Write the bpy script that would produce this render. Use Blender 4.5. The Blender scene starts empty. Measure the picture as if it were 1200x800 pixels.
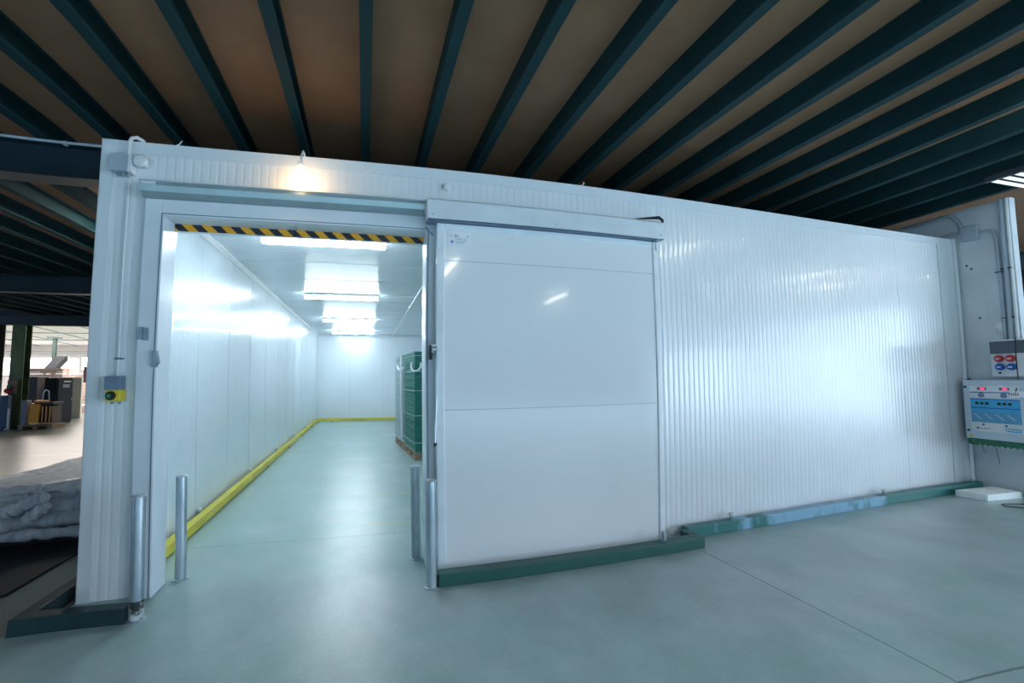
import bpy, bmesh, math, random
from mathutils import Vector, Matrix
random.seed(7)
C = bpy.context.scene.collection
PI = math.pi

# ------------------------------------------------------------------ helpers
class MB:
    """collects shapes and links them as one mesh object"""
    def __init__(s): s.bm = bmesh.new()
    def box(s, x0, x1, y0, y1, z0, z1, bev=0.0, M=None):
        x0, x1 = min(x0, x1), max(x0, x1); y0, y1 = min(y0, y1), max(y0, y1); z0, z1 = min(z0, z1), max(z0, z1)
        r = bmesh.ops.create_cube(s.bm, size=1)
        for v in r['verts']:
            v.co = Vector(((x0+x1)/2+v.co.x*(x1-x0), (y0+y1)/2+v.co.y*(y1-y0), (z0+z1)/2+v.co.z*(z1-z0)))
            if M: v.co = M @ v.co
        if bev > 0:
            es = list({e for v in r['verts'] for e in v.link_edges})
            bmesh.ops.bevel(s.bm, geom=es, offset=bev, segments=2, profile=.6, affect='EDGES')
        return s
    def cyl(s, p, q, r, r2=None, n=20, cap=True):
        p, q = Vector(p), Vector(q); d = q-p; L = d.length
        m = Matrix.Translation((p+q)/2) @ d.to_track_quat('Z', 'Y').to_matrix().to_4x4()
        bmesh.ops.create_cone(s.bm, cap_ends=cap, segments=n, radius1=r, radius2=r if r2 is None else r2, depth=L, matrix=m)
        return s
    def tube(s, pts, r, n=8, cap=True):
        pts = [Vector(p) for p in pts]; rings = []
        up = None
        for i, p in enumerate(pts):
            t = (pts[min(i+1, len(pts)-1)]-pts[max(i-1, 0)]).normalized()
            if up is None:
                up = t.orthogonal().normalized()
            up = (up - t*up.dot(t)).normalized(); b = t.cross(up)
            rr = r[i] if isinstance(r, (list, tuple)) else r
            rings.append([s.bm.verts.new(p+(up*math.cos(a)+b*math.sin(a))*rr) for a in [2*PI*k/n for k in range(n)]])
        for a, c in zip(rings, rings[1:]):
            for k in range(n):
                s.bm.faces.new((a[k], a[(k+1) % n], c[(k+1) % n], c[k]))
        if cap:
            s.bm.faces.new(rings[0][::-1]); s.bm.faces.new(rings[-1])
        return s
    def lathe(s, prof, o=(0, 0, 0), axis='Z', n=24):
        rings = []
        for (r, h) in prof:
            ring = []
            for k in range(n):
                a = 2*PI*k/n; v = Vector((r*math.cos(a), r*math.sin(a), h))
                if axis == 'Y': v = Vector((v.x, v.z, v.y))
                if axis == 'X': v = Vector((v.z, v.x, v.y))
                ring.append(s.bm.verts.new(v+Vector(o)))
            rings.append(ring)
        for a, c in zip(rings, rings[1:]):
            for k in range(n): s.bm.faces.new((a[k], a[(k+1) % n], c[(k+1) % n], c[k]))
        s.bm.faces.new(rings[0][::-1]); s.bm.faces.new(rings[-1])
        return s
    def prism(s, poly, axis, a, b):
        """poly: 2D points in the plane across axis, swept from a to b"""
        def P(u, v, w):
            return Vector({'x': (w, u, v), 'y': (u, w, v), 'z': (u, v, w)}[axis])
        A = [s.bm.verts.new(P(u, v, a)) for u, v in poly]; B = [s.bm.verts.new(P(u, v, b)) for u, v in poly]
        n = len(poly)
        for k in range(n): s.bm.faces.new((A[k], A[(k+1) % n], B[(k+1) % n], B[k]))
        s.bm.faces.new(A[::-1]); s.bm.faces.new(B)
        return s
    def build(s, name, mat, parent=None, smooth=False, origin=None):
        bmesh.ops.recalc_face_normals(s.bm, faces=s.bm.faces)
        me = bpy.data.meshes.new(name); 
        if origin is not None:
            for v in s.bm.verts: v.co -= Vector(origin)
        s.bm.to_mesh(me); s.bm.free(); me.materials.append(mat)
        if smooth:
            for p in me.polygons: p.use_smooth = True
            try: me.set_sharp_from_angle(angle=math.radians(35))
            except Exception: pass
        o = bpy.data.objects.new(name, me); C.objects.link(o)
        if origin is not None: o.location = origin
        if parent:
            o.parent = parent
            if origin is None: o.location = -parent_loc(parent)
            else: o.location = Vector(origin)-parent_loc(parent)
        return o

def parent_loc(p):
    l = Vector((0, 0, 0))
    while p: l += Vector(p.location); p = p.parent
    return l

def tag(o, label=None, cat=None, group=None, kind=None):
    if label: o['label'] = label
    if cat: o['category'] = cat
    if group: o['group'] = group
    if kind: o['kind'] = kind
    return o
def thing(name, label, cat, loc=(0, 0, 0), group=None):
    o = bpy.data.objects.new(name, None); C.objects.link(o); o.location = loc; o.empty_display_size = .1
    return tag(o, label, cat, group)
def struct(o): o['kind'] = 'structure'; return o
def copy_tree(o, parent=None):
    c = o.copy(); C.objects.link(c); c.parent = parent
    for ch in o.children: copy_tree(ch, c)
    return c

# ------------------------------------------------------------------ materials
def new(name):
    m = bpy.data.materials.new(name); m.use_nodes = True
    return m, m.node_tree.nodes, m.node_tree.links, m.node_tree.nodes['Principled BSDF']
def mat(name, col, rough=.5, metal=0, spec=.5, var=.06, scale=6, emit=None, es=0, bump=0, bscale=60, coat=0, alpha=1, trans=0):
    m, N, L, b = new(name)
    b.inputs['Roughness'].default_value = rough; b.inputs['Metallic'].default_value = metal
    b.inputs['Specular IOR Level'].default_value = spec; b.inputs['Coat Weight'].default_value = coat
    b.inputs['Alpha'].default_value = alpha; b.inputs['Transmission Weight'].default_value = trans
    tc = N.new('ShaderNodeTexCoord'); nz = N.new('ShaderNodeTexNoise'); nz.inputs['Scale'].default_value = scale
    nz.inputs['Detail'].default_value = 4
    L.new(tc.outputs['Object'], nz.inputs['Vector'])
    mr = N.new('ShaderNodeMapRange'); mr.inputs[1].default_value = .3; mr.inputs[2].default_value = .7
    mr.inputs[3].default_value = 1-var; mr.inputs[4].default_value = 1+var
    L.new(nz.outputs['Fac'], mr.inputs[0])
    mx = N.new('ShaderNodeMix'); mx.data_type = 'RGBA'; mx.blend_type = 'MULTIPLY'; mx.inputs[0].default_value = 1
    mx.inputs[6].default_value = (*col, 1); L.new(mr.outputs[0], mx.inputs[7]); L.new(mx.outputs[2], b.inputs['Base Color'])
    if emit: b.inputs['Emission Color'].default_value = (*emit, 1); b.inputs['Emission Strength'].default_value = es
    if bump:
        n2 = N.new('ShaderNodeTexNoise'); n2.inputs['Scale'].default_value = bscale; L.new(tc.outputs['Object'], n2.inputs['Vector'])
        bp = N.new('ShaderNodeBump'); bp.inputs['Strength'].default_value = bump; bp.inputs['Distance'].default_value = .01
        L.new(n2.outputs['Fac'], bp.inputs['Height']); L.new(bp.outputs[0], b.inputs['Normal'])
    return m
def two_tone(name, c1, c2, scale, lo, hi, rough=.5, stretch=(1, 1, 1), metal=0, spec=.5, bump=0, detail=6):
    m, N, L, b = new(name)
    tc = N.new('ShaderNodeTexCoord'); mp = N.new('ShaderNodeMapping'); mp.inputs['Scale'].default_value = stretch
    L.new(tc.outputs['Object'], mp.inputs[0])
    nz = N.new('ShaderNodeTexNoise'); nz.inputs['Scale'].default_value = scale; nz.inputs['Detail'].default_value = detail
    nz.inputs['Roughness'].default_value = .65; L.new(mp.outputs[0], nz.inputs['Vector'])
    cr = N.new('ShaderNodeValToRGB'); cr.color_ramp.elements[0].position = lo; cr.color_ramp.elements[1].position = hi
    cr.color_ramp.elements[0].color = (*c1, 1); cr.color_ramp.elements[1].color = (*c2, 1)
    L.new(nz.outputs['Fac'], cr.inputs[0]); L.new(cr.outputs[0], b.inputs['Base Color'])
    b.inputs['Roughness'].default_value = rough; b.inputs['Metallic'].default_value = metal; b.inputs['Specular IOR Level'].default_value = spec
    if bump:
        bp = N.new('ShaderNodeBump'); bp.inputs['Strength'].default_value = bump; bp.inputs['Distance'].default_value = .01
        L.new(nz.outputs['Fac'], bp.inputs['Height']); L.new(bp.outputs[0], b.inputs['Normal'])
    return m

M = {}
M['panel'] = mat('white_lacquered_panel', (.77, .82, .85), .24, var=.025, scale=1.5, coat=.3)
M['panel_in'] = mat('white_cold_room_panel', (.72, .80, .86), .24, var=.02, scale=1.2, coat=.4)
M['flash'] = mat('white_flashing', (.70, .76, .80), .3, var=.02)
M['leaf'] = mat('white_door_skin', (.82, .86, .88), .13, var=.015, scale=1.0, coat=.3)
M['alu'] = mat('anodised_aluminium', (.60, .68, .72), .35, metal=.55, var=.04)
M['pvc'] = mat('white_plastic_frame', (.70, .77, .83), .28, var=.02)
M['galv'] = two_tone('galvanised_steel', (.30, .38, .44), (.55, .63, .68), 9, .3, .7, .33, (1, 1, .35), metal=.75)
M['steel_green'] = mat('dark_green_painted_steel', (.007, .022, .034), .42, var=.12, scale=3)
M['joist'] = mat('dark_green_joist_paint', (.0055, .036, .042), .7, spec=.25, var=.12, scale=3)
M['deck'] = two_tone('brown_particle_board', (.26, .138, .075), (.33, .185, .108), 2.2, .3, .7, .85)
M['kerb_green'] = two_tone('dark_green_kerb_paint', (.010, .078, .062), (.018, .105, .085), 5, .3, .7, .45)
M['kerb_left'] = two_tone('dark_green_kerb_paint_scuffed', (.005, .022, .028), (.012, .045, .050), 5, .35, .7, .5)
M['rail_yellow'] = two_tone('yellow_rail_paint', (.62, .52, .035), (.74, .65, .07), 4, .3, .7, .45)
M['black'] = mat('black_rubber', (.015, .017, .02), .6, var=.1)
M['dark'] = mat('dark_plastic', (.035, .045, .06), .4, var=.1)
M['white_pl'] = mat('white_plastic', (.72, .76, .78), .35)
M['grey_pl'] = mat('grey_plastic', (.36, .43, .50), .45)
M['slate_pl'] = mat('slate_grey_plastic', (.16, .23, .33), .45)
M['yellow_pl'] = mat('yellow_plastic', (.72, .58, .03), .4)
M['green_crate'] = mat('green_crate_plastic', (.012, .17, .135), .45, var=.1)
M['film'] = mat('white_stretch_film', (.66, .74, .78), .25, var=.05, scale=20, bump=.5, bscale=30)
M['pallet'] = two_tone('pallet_wood', (.22, .16, .11), (.36, .28, .2), 8, .3, .7, .8, (1, .2, 1))
M['conc'] = two_tone('white_painted_concrete', (.52, .58, .62), (.66, .72, .76), 3, .3, .7, .7, bump=.25)
M['foam'] = mat('white_foam', (.74, .82, .82), .75, bump=.2, bscale=50)
M['bag'] = two_tone('clear_crinkled_film', (.40, .47, .52), (.80, .86, .90), 9, .3, .7, .16, (2.5, 1, 1), bump=.9)
M['sheet'] = two_tone('light_top_sheet', (.36, .44, .50), (.66, .74, .80), 14, .3, .7, .55, (1, 3, 1), bump=.6)
M['hall_wall'] = mat('pale_hall_wall', (.78, .74, .74), .8, var=.04, scale=.6)
M['dark_wall'] = mat('dark_hall_wall', (.05, .06, .075), .8)
M['orange'] = mat('orange_paint', (.86, .36, .02), .4)
M['cabinet'] = mat('slate_cabinet_paint', (.02, .026, .036), .8, spec=.15)
M['blue_paint'] = mat('blue_paint', (.02, .07, .17), .5)
M['brick'] = two_tone('pinkish_boards', (.26, .18, .16), (.46, .35, .32), 3, .35, .65, .8, (1, 1, 6))
M['red'] = mat('red_plastic', (.50, .02, .03), .35)
M['blue_pl'] = mat('blue_plastic', (.01, .10, .38), .35)
M['cyan'] = mat('cyan_print', (.05, .42, .72), .5)
M['lcd'] = mat('display_red', (.1, .0, .02), .3, emit=(1, .03, .15), es=.9)
M['tube'] = mat('lit_diffuser', (.9, .9, .9), .5, emit=(.80, .93, 1.0), es=24)
M['tube_hall'] = mat('lit_hall_tube', (.9, .9, .9), .5, emit=(1.0, .96, .90), es=13)
M['tube_weak'] = mat('dim_tube', (.8, .8, .8), .5, emit=(.85, .95, 1.0), es=.24)
M['bulb'] = mat('warm_lit_glass', (1, .9, .75), .4, emit=(1, .60, .28), es=7.5)
M['green_tray'] = two_tone('mossy_green_tray', (.01, .08, .05), (.05, .26, .14), 25, .3, .7, .7)

# worn green kerb with a rubbed pale blue stretch
M['joint'] = mat('soft_panel_joint', (.48, .56, .60), .4)
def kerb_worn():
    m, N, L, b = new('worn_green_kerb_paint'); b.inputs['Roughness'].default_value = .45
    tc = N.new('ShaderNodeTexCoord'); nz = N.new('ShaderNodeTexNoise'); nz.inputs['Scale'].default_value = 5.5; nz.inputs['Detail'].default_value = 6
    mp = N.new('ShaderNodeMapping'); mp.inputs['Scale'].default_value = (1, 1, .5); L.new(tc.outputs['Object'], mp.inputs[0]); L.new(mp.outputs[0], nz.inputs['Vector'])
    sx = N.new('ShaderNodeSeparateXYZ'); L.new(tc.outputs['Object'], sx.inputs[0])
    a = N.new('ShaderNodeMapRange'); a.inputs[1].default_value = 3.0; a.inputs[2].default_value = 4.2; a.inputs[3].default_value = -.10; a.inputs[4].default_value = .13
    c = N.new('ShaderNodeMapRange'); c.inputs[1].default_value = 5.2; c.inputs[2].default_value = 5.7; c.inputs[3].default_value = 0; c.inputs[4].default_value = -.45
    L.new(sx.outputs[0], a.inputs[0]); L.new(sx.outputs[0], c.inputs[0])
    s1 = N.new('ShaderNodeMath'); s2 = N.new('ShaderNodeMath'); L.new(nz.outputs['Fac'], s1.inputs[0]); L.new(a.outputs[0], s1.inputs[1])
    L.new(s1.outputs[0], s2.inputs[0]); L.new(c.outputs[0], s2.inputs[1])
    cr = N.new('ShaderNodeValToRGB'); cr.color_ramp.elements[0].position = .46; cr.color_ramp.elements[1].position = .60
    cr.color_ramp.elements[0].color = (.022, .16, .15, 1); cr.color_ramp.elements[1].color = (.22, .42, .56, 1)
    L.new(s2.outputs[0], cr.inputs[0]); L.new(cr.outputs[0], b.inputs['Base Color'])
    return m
M['kerb_worn'] = kerb_worn()

def hazard():
    m, N, L, b = new('hazard_stripes'); b.inputs['Roughness'].default_value = .4
    tc = N.new('ShaderNodeTexCoord'); sx = N.new('ShaderNodeSeparateXYZ'); L.new(tc.outputs['Object'], sx.inputs[0])
    a = N.new('ShaderNodeMath'); a.operation = 'MULTIPLY_ADD'; a.inputs[1].default_value = 1.05; L.new(sx.outputs[2], a.inputs[0]); L.new(sx.outputs[0], a.inputs[2])
    d = N.new('ShaderNodeMath'); d.operation = 'DIVIDE'; d.inputs[1].default_value = .134; L.new(a.outputs[0], d.inputs[0])
    f = N.new('ShaderNodeMath'); f.operation = 'FRACT'; L.new(d.outputs[0], f.inputs[0])
    g = N.new('ShaderNodeMath'); g.operation = 'GREATER_THAN'; g.inputs[1].default_value = .5; L.new(f.outputs[0], g.inputs[0])
    mx = N.new('ShaderNodeMix'); mx.data_type = 'RGBA'; mx.inputs[6].default_value = (.80, .36, .015, 1); mx.inputs[7].default_value = (.012, .015, .03, 1)
    L.new(g.outputs[0], mx.inputs[0]); L.new(mx.outputs[2], b.inputs['Base Color'])
    return m
M['hazard'] = hazard()

def floor_mat():
    m, N, L, b = new('sealed_concrete_floor')
    tc = N.new('ShaderNodeTexCoord'); sx = N.new('ShaderNodeSeparateXYZ'); L.new(tc.outputs['Object'], sx.inputs[0])
    def noise(sc, det=6, st=(1, 1, 1), ro=.6):
        mp = N.new('ShaderNodeMapping'); mp.inputs['Scale'].default_value = st; L.new(tc.outputs['Object'], mp.inputs[0])
        n = N.new('ShaderNodeTexNoise'); n.inputs['Scale'].default_value = sc; n.inputs['Detail'].default_value = det; n.inputs['Roughness'].default_value = ro
        L.new(mp.outputs[0], n.inputs['Vector']); return n.outputs['Fac']
    def mth(op, a, c=None, d=None):
        n = N.new('ShaderNodeMath'); n.operation = op
        for i, v in enumerate((a, c, d)):
            if v is None: continue
            if isinstance(v, (int, float)): n.inputs[i].default_value = v
            else: L.new(v, n.inputs[i])
        return n.outputs[0]
    def mix(fac, c1, c2, bt='MIX'):
        n = N.new('ShaderNodeMix'); n.data_type = 'RGBA'; n.blend_type = bt
        for i, v in ((0, fac), (6, c1), (7, c2)):
            if isinstance(v, tuple): n.inputs[i].default_value = (*v, 1)
            elif isinstance(v, (int, float)): n.inputs[i].default_value = v
            else: L.new(v, n.inputs[i])
        return n.outputs[2]
    big = noise(.55, 7, (1, 1.6, 1)); med = noise(1.6, 8, (1.3, .8, 1), .62); fine = noise(45, 3)
    r1 = N.new('ShaderNodeMapRange'); r1.inputs[1].default_value = .36; r1.inputs[2].default_value = .64; L.new(big, r1.inputs[0])
    col = mix(r1.outputs[0], (.285, .425, .41), (.375, .475, .485))
    r2 = N.new('ShaderNodeMapRange'); r2.inputs[1].default_value = .2; r2.inputs[2].default_value = .75; r2.inputs[3].default_value = .72; r2.inputs[4].default_value = 1.16; L.new(med, r2.inputs[0])
    col = mix(1.0, col, r2.outputs[0], 'MULTIPLY')
    r3 = N.new('ShaderNodeMapRange'); r3.inputs[1].default_value = .3; r3.inputs[2].default_value = .7; r3.inputs[3].default_value = .95; r3.inputs[4].default_value = 1.05; L.new(fine, r3.inputs[0])
    col = mix(1.0, col, r3.outputs[0], 'MULTIPLY')
    X, Y = sx.outputs[0], sx.outputs[1]
    # browner tint in the hall beyond the cold room: warm light painted in
    side = mth('MULTIPLY', mth('GREATER_THAN', mth('MULTIPLY', X, -1), 1.95), mth('GREATER_THAN', Y, -.3))
    col = mix(side, col, mix(1.0, col, (.62, .53, .47), 'MULTIPLY'))
    # old green paint patches inside, near the yellow rail
    ins = mth('MULTIPLY', mth('GREATER_THAN', X, -1.72), mth('MULTIPLY', mth('GREATER_THAN', Y, .1), mth('LESS_THAN', Y, 13.5)))
    gp = mth('MULTIPLY', ins, mth('GREATER_THAN', mth('ADD', noise(1.1, 6), mth('MULTIPLY', X, -.10)), .52))
    col = mix(mth('MULTIPLY', gp, .35), col, (.27, .46, .40))
    def line(v, at, w, lo_v=None, lo=None, hi=None):
        f = mth('LESS_THAN', mth('ABSOLUTE', mth('SUBTRACT', v, at)), w)
        if lo is not None: f = mth('MULTIPLY', f, mth('MULTIPLY', mth('GREATER_THAN', lo_v, lo), mth('LESS_THAN', lo_v, hi)))
        return f
    wob = mth('MULTIPLY_ADD', noise(20, 2), .006, -.003)
    Xw, Yw = mth('ADD', X, wob), mth('ADD', Y, wob)
    j = mth('MAXIMUM', line(Xw, 2.60, .005, Y, -12, -.42), line(Yw, -2.19, .005, X, 2.6, 13))
    j = mth('MAXIMUM', j, line(Yw, .92, .004, X, -1.6, 6.5))
    j = mth('MAXIMUM', j, line(Yw, 5.5, .006)); j = mth('MAXIMUM', j, line(Xw, -7, .01, Y, -3, 40))
    j = mth('MULTIPLY', j, mth('GREATER_THAN', noise(6, 3), .36))
    col = mix(mth('MULTIPLY', j, .75), col, (.06, .075, .08))
    # worn yellow marking lines
    w = mth('MAXIMUM', line(Y, 1.25, .035, X, 0.0, .45), line(Y, 2.5, .04, X, 0.05, .62))
    w = mth('MAXIMUM', w, line(Y, 7.2, .05, X, -30, -2.2)); w = mth('MAXIMUM', w, line(mth('MULTIPLY_ADD', X, .35, Y), 3.4, .05, X, -30, -2.2))
    w = mth('MULTIPLY', w, mth('GREATER_THAN', noise(9, 4), .44))
    col = mix(mth('MULTIPLY', w, .55), col, (.50, .47, .22))
    L.new(col, b.inputs['Base Color'])
    rr = N.new('ShaderNodeMapRange'); rr.inputs[1].default_value = .15; rr.inputs[2].default_value = .85; rr.inputs[3].default_value = .26; rr.inputs[4].default_value = .36; L.new(med, rr.inputs[0])
    L.new(rr.outputs[0], b.inputs['Roughness'])
    return m
M['floor'] = floor_mat()

# ------------------------------------------------------------------ numbers of the place (metres)
XL, XR, HT = -1.845, 7.08, 3.118        # outside of the cold room front
XI, ZC, YB = -1.715, 2.965, 13.53       # inside faces
XI2 = 2.15
OX0, OX1, OZ = -1.412, .420, 2.580       # doorway
JZ, JH, JS = 3.42, .17, .5165           # joists
RIB = .0577

# ------------------------------------------------------------------ floor, hall shell
struct(MB().box(-34, 14, -22, 50, -.2, 0).build('floor', M['floor']))

PH = [0, .12, .24, .36, .48, .60, .72, .79, .86, .93]
def ribbed(rects, y, axis='x', amp=.0013, period=RIB, outward=-1, crown=.035):
    """profiled sheet: slightly crowned flats between narrow grooves; rects = (a0,a1,b0,b1)"""
    mb = MB()
    c = crown*period*.36/2
    def prof(ph):
        if ph <= .72: return c*(1-((ph-.36)/.36)**2)
        return -amp*math.sin(PI*(ph-.72)/.28)
    for (a0, a1, b0, b1) in rects:
        xs = [a0]+[(k+p)*period for k in range(int(a0/period)-2, int(a1/period)+2) for p in PH if a0+1e-4 < (k+p)*period < a1-1e-4]+[a1]
        prev = None
        for a in xs:
            d = y+outward*prof((a/period+1e-9) % 1.0)
            if axis == 'x': p, q = (a, d, b0), (a, d, b1)
            elif axis == 'y': p, q = (d, a, b0), (d, a, b1)
            else: p, q = (b0, a, d), (b1, a, d)
            cur = (mb.bm.verts.new(p), mb.bm.verts.new(q))
            if prev: mb.bm.faces.new((prev[0], cur[0], cur[1], prev[1]))
            prev = cur
    return mb

# cold room front wall: ribbed outer skin + flat core behind it
mb = ribbed([(XL+.07, OX0, 0, HT-.08), (OX0, OX1, OZ, HT-.08), (OX1, XR-.02, 0, HT-.08)], 0, amp=.0016, crown=.05)
o = mb.build('wall_front', M['panel'], smooth=True); struct(o)
core = MB()
for (x0, x1, z0, z1) in [(XL+.002, OX0-.010, 0, HT-.002), (OX0-.010, OX1+.010, OZ+.010, HT-.002), (OX1+.010, XR, 0, HT-.002)]:
    core.box(x0, x1, .0035, .13, z0, z1)
c = core.build('wall_front_core', M['panel_in'], o)
# panel joints as narrow cover strips on the skin
js = MB()
for x in (2.555, 5.93): js.box(x-.003, x+.003, -.0025, 0, .01, HT-.09)
js.build('panel_joint', M['panel'], o)

# other cold room walls
o = ribbed([(.13, YB, 0, ZC)], XI, 'y', .0008, RIB, outward=1, crown=.10).build('wall_left', M['panel_in'], smooth=True); struct(o)
MB().box(XL, XI-.003, .13, YB+.13, 0, HT-.005).build('wall_left_core', M['flash'], o)
js = MB()
for k in range(12):
    y = 1.70+1.11*k
    if y < YB-.1: js.box(XI-.001, XI+.0022, y-.004, y+.004, .01, ZC)
js.build('panel_joint', M['joint'], o)
o = MB().box(XI, XI2, YB, YB+.13, 0, ZC).build('wall_back', M['panel_in']); struct(o)
js = MB()
for x in (-.62, .50, 1.6): js.box(x-.004, x+.004, YB-.002, YB, .01, ZC)
js.build('panel_joint', M['joint'], o)
struct(MB().box(XI2, XI2+.13, .13, YB+.13, 0, ZC).build('wall_inner_right', M['panel_in']))
o = ribbed([(.13, YB, XI, XI2)], ZC, 'z', .0008, RIB, outward=-1, crown=.13).build('ceiling', M['panel_in'], smooth=True); struct(o)
MB().box(XI-.0, XI2+.13, .13, YB+.13, ZC+.004, HT-.006).build('ceiling_core', M['flash'], o)
js = MB()
for k in range(12):
    y = .62+1.11*k
    js.box(XI, XI2, y-.005, y+.005, ZC-.003, ZC)
js.build('panel_joint', M['joint'], o)
# inner roof over the rest of the box (seen only from above) and its right end
struct(MB().box(XI2+.13, XR, .13, 4.0, ZC, HT-.006).build('ceiling_outer', M['flash']))
# cove trims inside
tr = MB(); tr.prism([(XI, ZC-.05), (XI+.012, ZC-.05), (XI+.05, ZC-.012), (XI+.05, ZC), (XI, ZC)], 'y', .13, YB)
tr.build('trim_1', mat('bright_cove', (.93, .95, .97), .35, spec=.8))['kind'] = 'structure'
struct(MB().prism([(YB, ZC-.05), (YB-.05, ZC), (YB, ZC)], 'x', XI, XI2).build('trim_2', M['flash']))
struct(MB().prism([(XI, YB-.04), (XI+.04, YB), (XI, YB)], 'z', 0, ZC).build('trim_3', M['flash']))

# corner and top flashings on the outside
fl = MB()
fl.box(XL-.003, XL+.072, -.007, -.002, 0, HT+.002); fl.box(XL-.004, XL-.001, -.007, .09, 0, HT+.002)
fl.build('trim_4', M['flash'])['kind'] = 'structure'
fl = MB(); fl.box(XL+.072, XR, -.006, -.0022, HT-.088, HT+.002); fl.box(XL-.003, XR, -.007, .16, HT, HT+.003)
fl.build('trim_5', M['flash'])['kind'] = 'structure'
fl = MB(); fl.box(XR-.34, XR-.15, -.006, -.002, 0, HT-.088)  # smooth strip added so the wall end reflects the dark pillar
fl.build('trim_6', M['flash'])['kind'] = 'structure'
fl = MB(); fl.cyl((XR-.03, -.02, 0), (XR-.03, -.02, HT), .022, n=16); fl.box(XR-.15, XR, -.007, -.001, 0, HT-.088)
fl.build('trim_7', M['flash'], smooth=True)['kind'] = 'structure'

# ------------------------------------------------------------------ door frame
fr = thing('door_frame', 'white door frame around the open doorway of the cold room', 'door frame', (OX0, 0, 0))
f = MB()
f.box(-1.540, OX0-.020, -.05, .0, 0, 2.70, .004); f.box(OX0-.0195, .50, -.05, .0, OZ+.020, 2.70, .004); f.box(OX1+.020, .50, -.05, .0, 0, OZ+.0195, .004)
f.build('outer_frame', M['pvc'], fr)
f = MB()
f.box(OX0-.012, OX0, -.060, .17, 0.005, OZ, .002); f.box(OX0-.012, OX1+.012, -.060, .17, OZ+.0005, OZ+.012, .002)
f.box(OX1, OX1+.012, -.060, .17, 0.005, OZ, .002)
f.build('reveal', M['pvc'], fr)
f = MB()
f.box(OX0-.021, OX0-.0125, -.052, -.02, 0.005, OZ+.012); f.box(OX0-.021, OX1+.02, -.052, -.02, OZ+.0125, OZ+.021); f.box(OX1+.0125, OX1+.021, -.052, -.02, 0.005, OZ+.012)
f.build('dark_gasket', M['slate_pl'], fr)
o = MB().box(OX0, OX1, .128, .136, 2.530, 2.584).build('hazard_strip', M['hazard'], fr)
o['label'] = 'yellow and black striped warning strip'
# the strip sits on a header batten
MB().box(OX0-.03, OX1+.03, .137, .165, 2.526, 2.62).build('header_batten', M['pvc'], fr)
o = MB().box(-1.545, -1.505, -.064, -.05, 1.715, 1.80, .002).box(-1.50, -1.468, -.066, -.05, 1.71, 1.795, .002)
for (px_, pz) in ((-1.484, 1.775), (-1.484, 1.73), (-1.525, 1.758)): o.cyl((px_, -.07, pz), (px_, -.06, pz), .005, n=10)
o.build('strike_plate', M['galv'], fr)
o = MB().box(-1.435, -1.40, -.075, -.055, 1.53, 1.64, .002)
o.tube([(-1.41, -.08, 1.64), (-1.392, -.085, 1.60), (-1.385, -.085, 1.56), (-1.41, -.08, 1.53)], .007)
o.build('latch_catch', M['galv'], fr)

# ------------------------------------------------------------------ sliding door
sd = thing('sliding_door', 'large white insulated sliding door leaf pushed open to the right of the doorway', 'door', (1.45, -.1, .03))
MB().box(.545, 2.375, -.148, -.07, .05, 2.60, .003).build('leaf', M['leaf'], sd)
f = MB()
f.box(.49, .548, -.156, -.066, .035, 2.62, .006)
f.box(.548, 2.375, -.154, -.07, 2.575, 2.62, .004); f.box(.548, 2.375, -.154, -.07, .035, .062, .003)
f.build('edge_frame', mat('pale_door_edging', (.76, .83, .88), .25), sd)
MB().box(2.375, 2.425, -.160, -.066, .03, 2.62, .01).build('closing_stile', mat('bright_door_stile', (.84, .88, .92), .25, coat=.3), sd)
MB().box(.50, 2.41, -.145, -.08, .012, .035).build('bottom_seal', M['dark'], sd)
g = MB()
for z in (2.332, 1.212): g.box(.55, 2.375, -.1495, -.1478, z-.003, z+.003)
g.build('skin_joint', mat('soft_joint', (.50, .57, .62), .4), sd)
# sticker: the printed marks on the upper left corner
st = MB().box(.572, .755, -.1502, -.148, 2.452, 2.556).build('sticker', mat('sticker_paper', (.80, .84, .88), .5), sd)
def text(name, s, size, loc, rot, m, parent):
    cu = bpy.data.curves.new(name, 'FONT'); cu.body = s; cu.size = size; cu.extrude = .0004; cu.align_x = 'LEFT'
    t = bpy.data.objects.new(name, cu); me = None
    C.objects.link(t)
    dg = bpy.context.evaluated_depsgraph_get(); me = bpy.data.meshes.new_from_object(t.evaluated_get(dg))
    C.objects.unlink(t); bpy.data.objects.remove(t)
    me.name = name; me.materials.clear(); me.materials.append(m)
    o = bpy.data.objects.new(name, me); C.objects.link(o); o.rotation_euler = rot
    o.location = Vector(loc)-(parent_loc(parent) if parent else Vector((0, 0, 0))); o.parent = parent
    return o
RX = (PI/2, 0, 0)
ink = mat('grey_ink', (.12, .16, .22), .5); ink2 = mat('faint_ink', (.42, .49, .56), .5)
text('lettering', 'RL', .036, (.625, -.1508, 2.515), RX, ink, st)
text('left_arrow_mark', '<', .05, (.585, -.1508, 2.51), RX, ink2, st)
text('right_arrow_mark', '>', .05, (.715, -.1508, 2.51), RX, ink2, st)
MB().box(.595, .617, -.1508, -.150, 2.47, 2.492).build('blue_square', mat('blue_ink', (.20, .32, .62), .5), st)
g = MB()
for z in (2.472, 2.486, 2.50): g.box(.63, .70 if z < 2.48 else .72, -.1506, -.150, z, z+.005)
g.build('print_lines', ink2, st)
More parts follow.
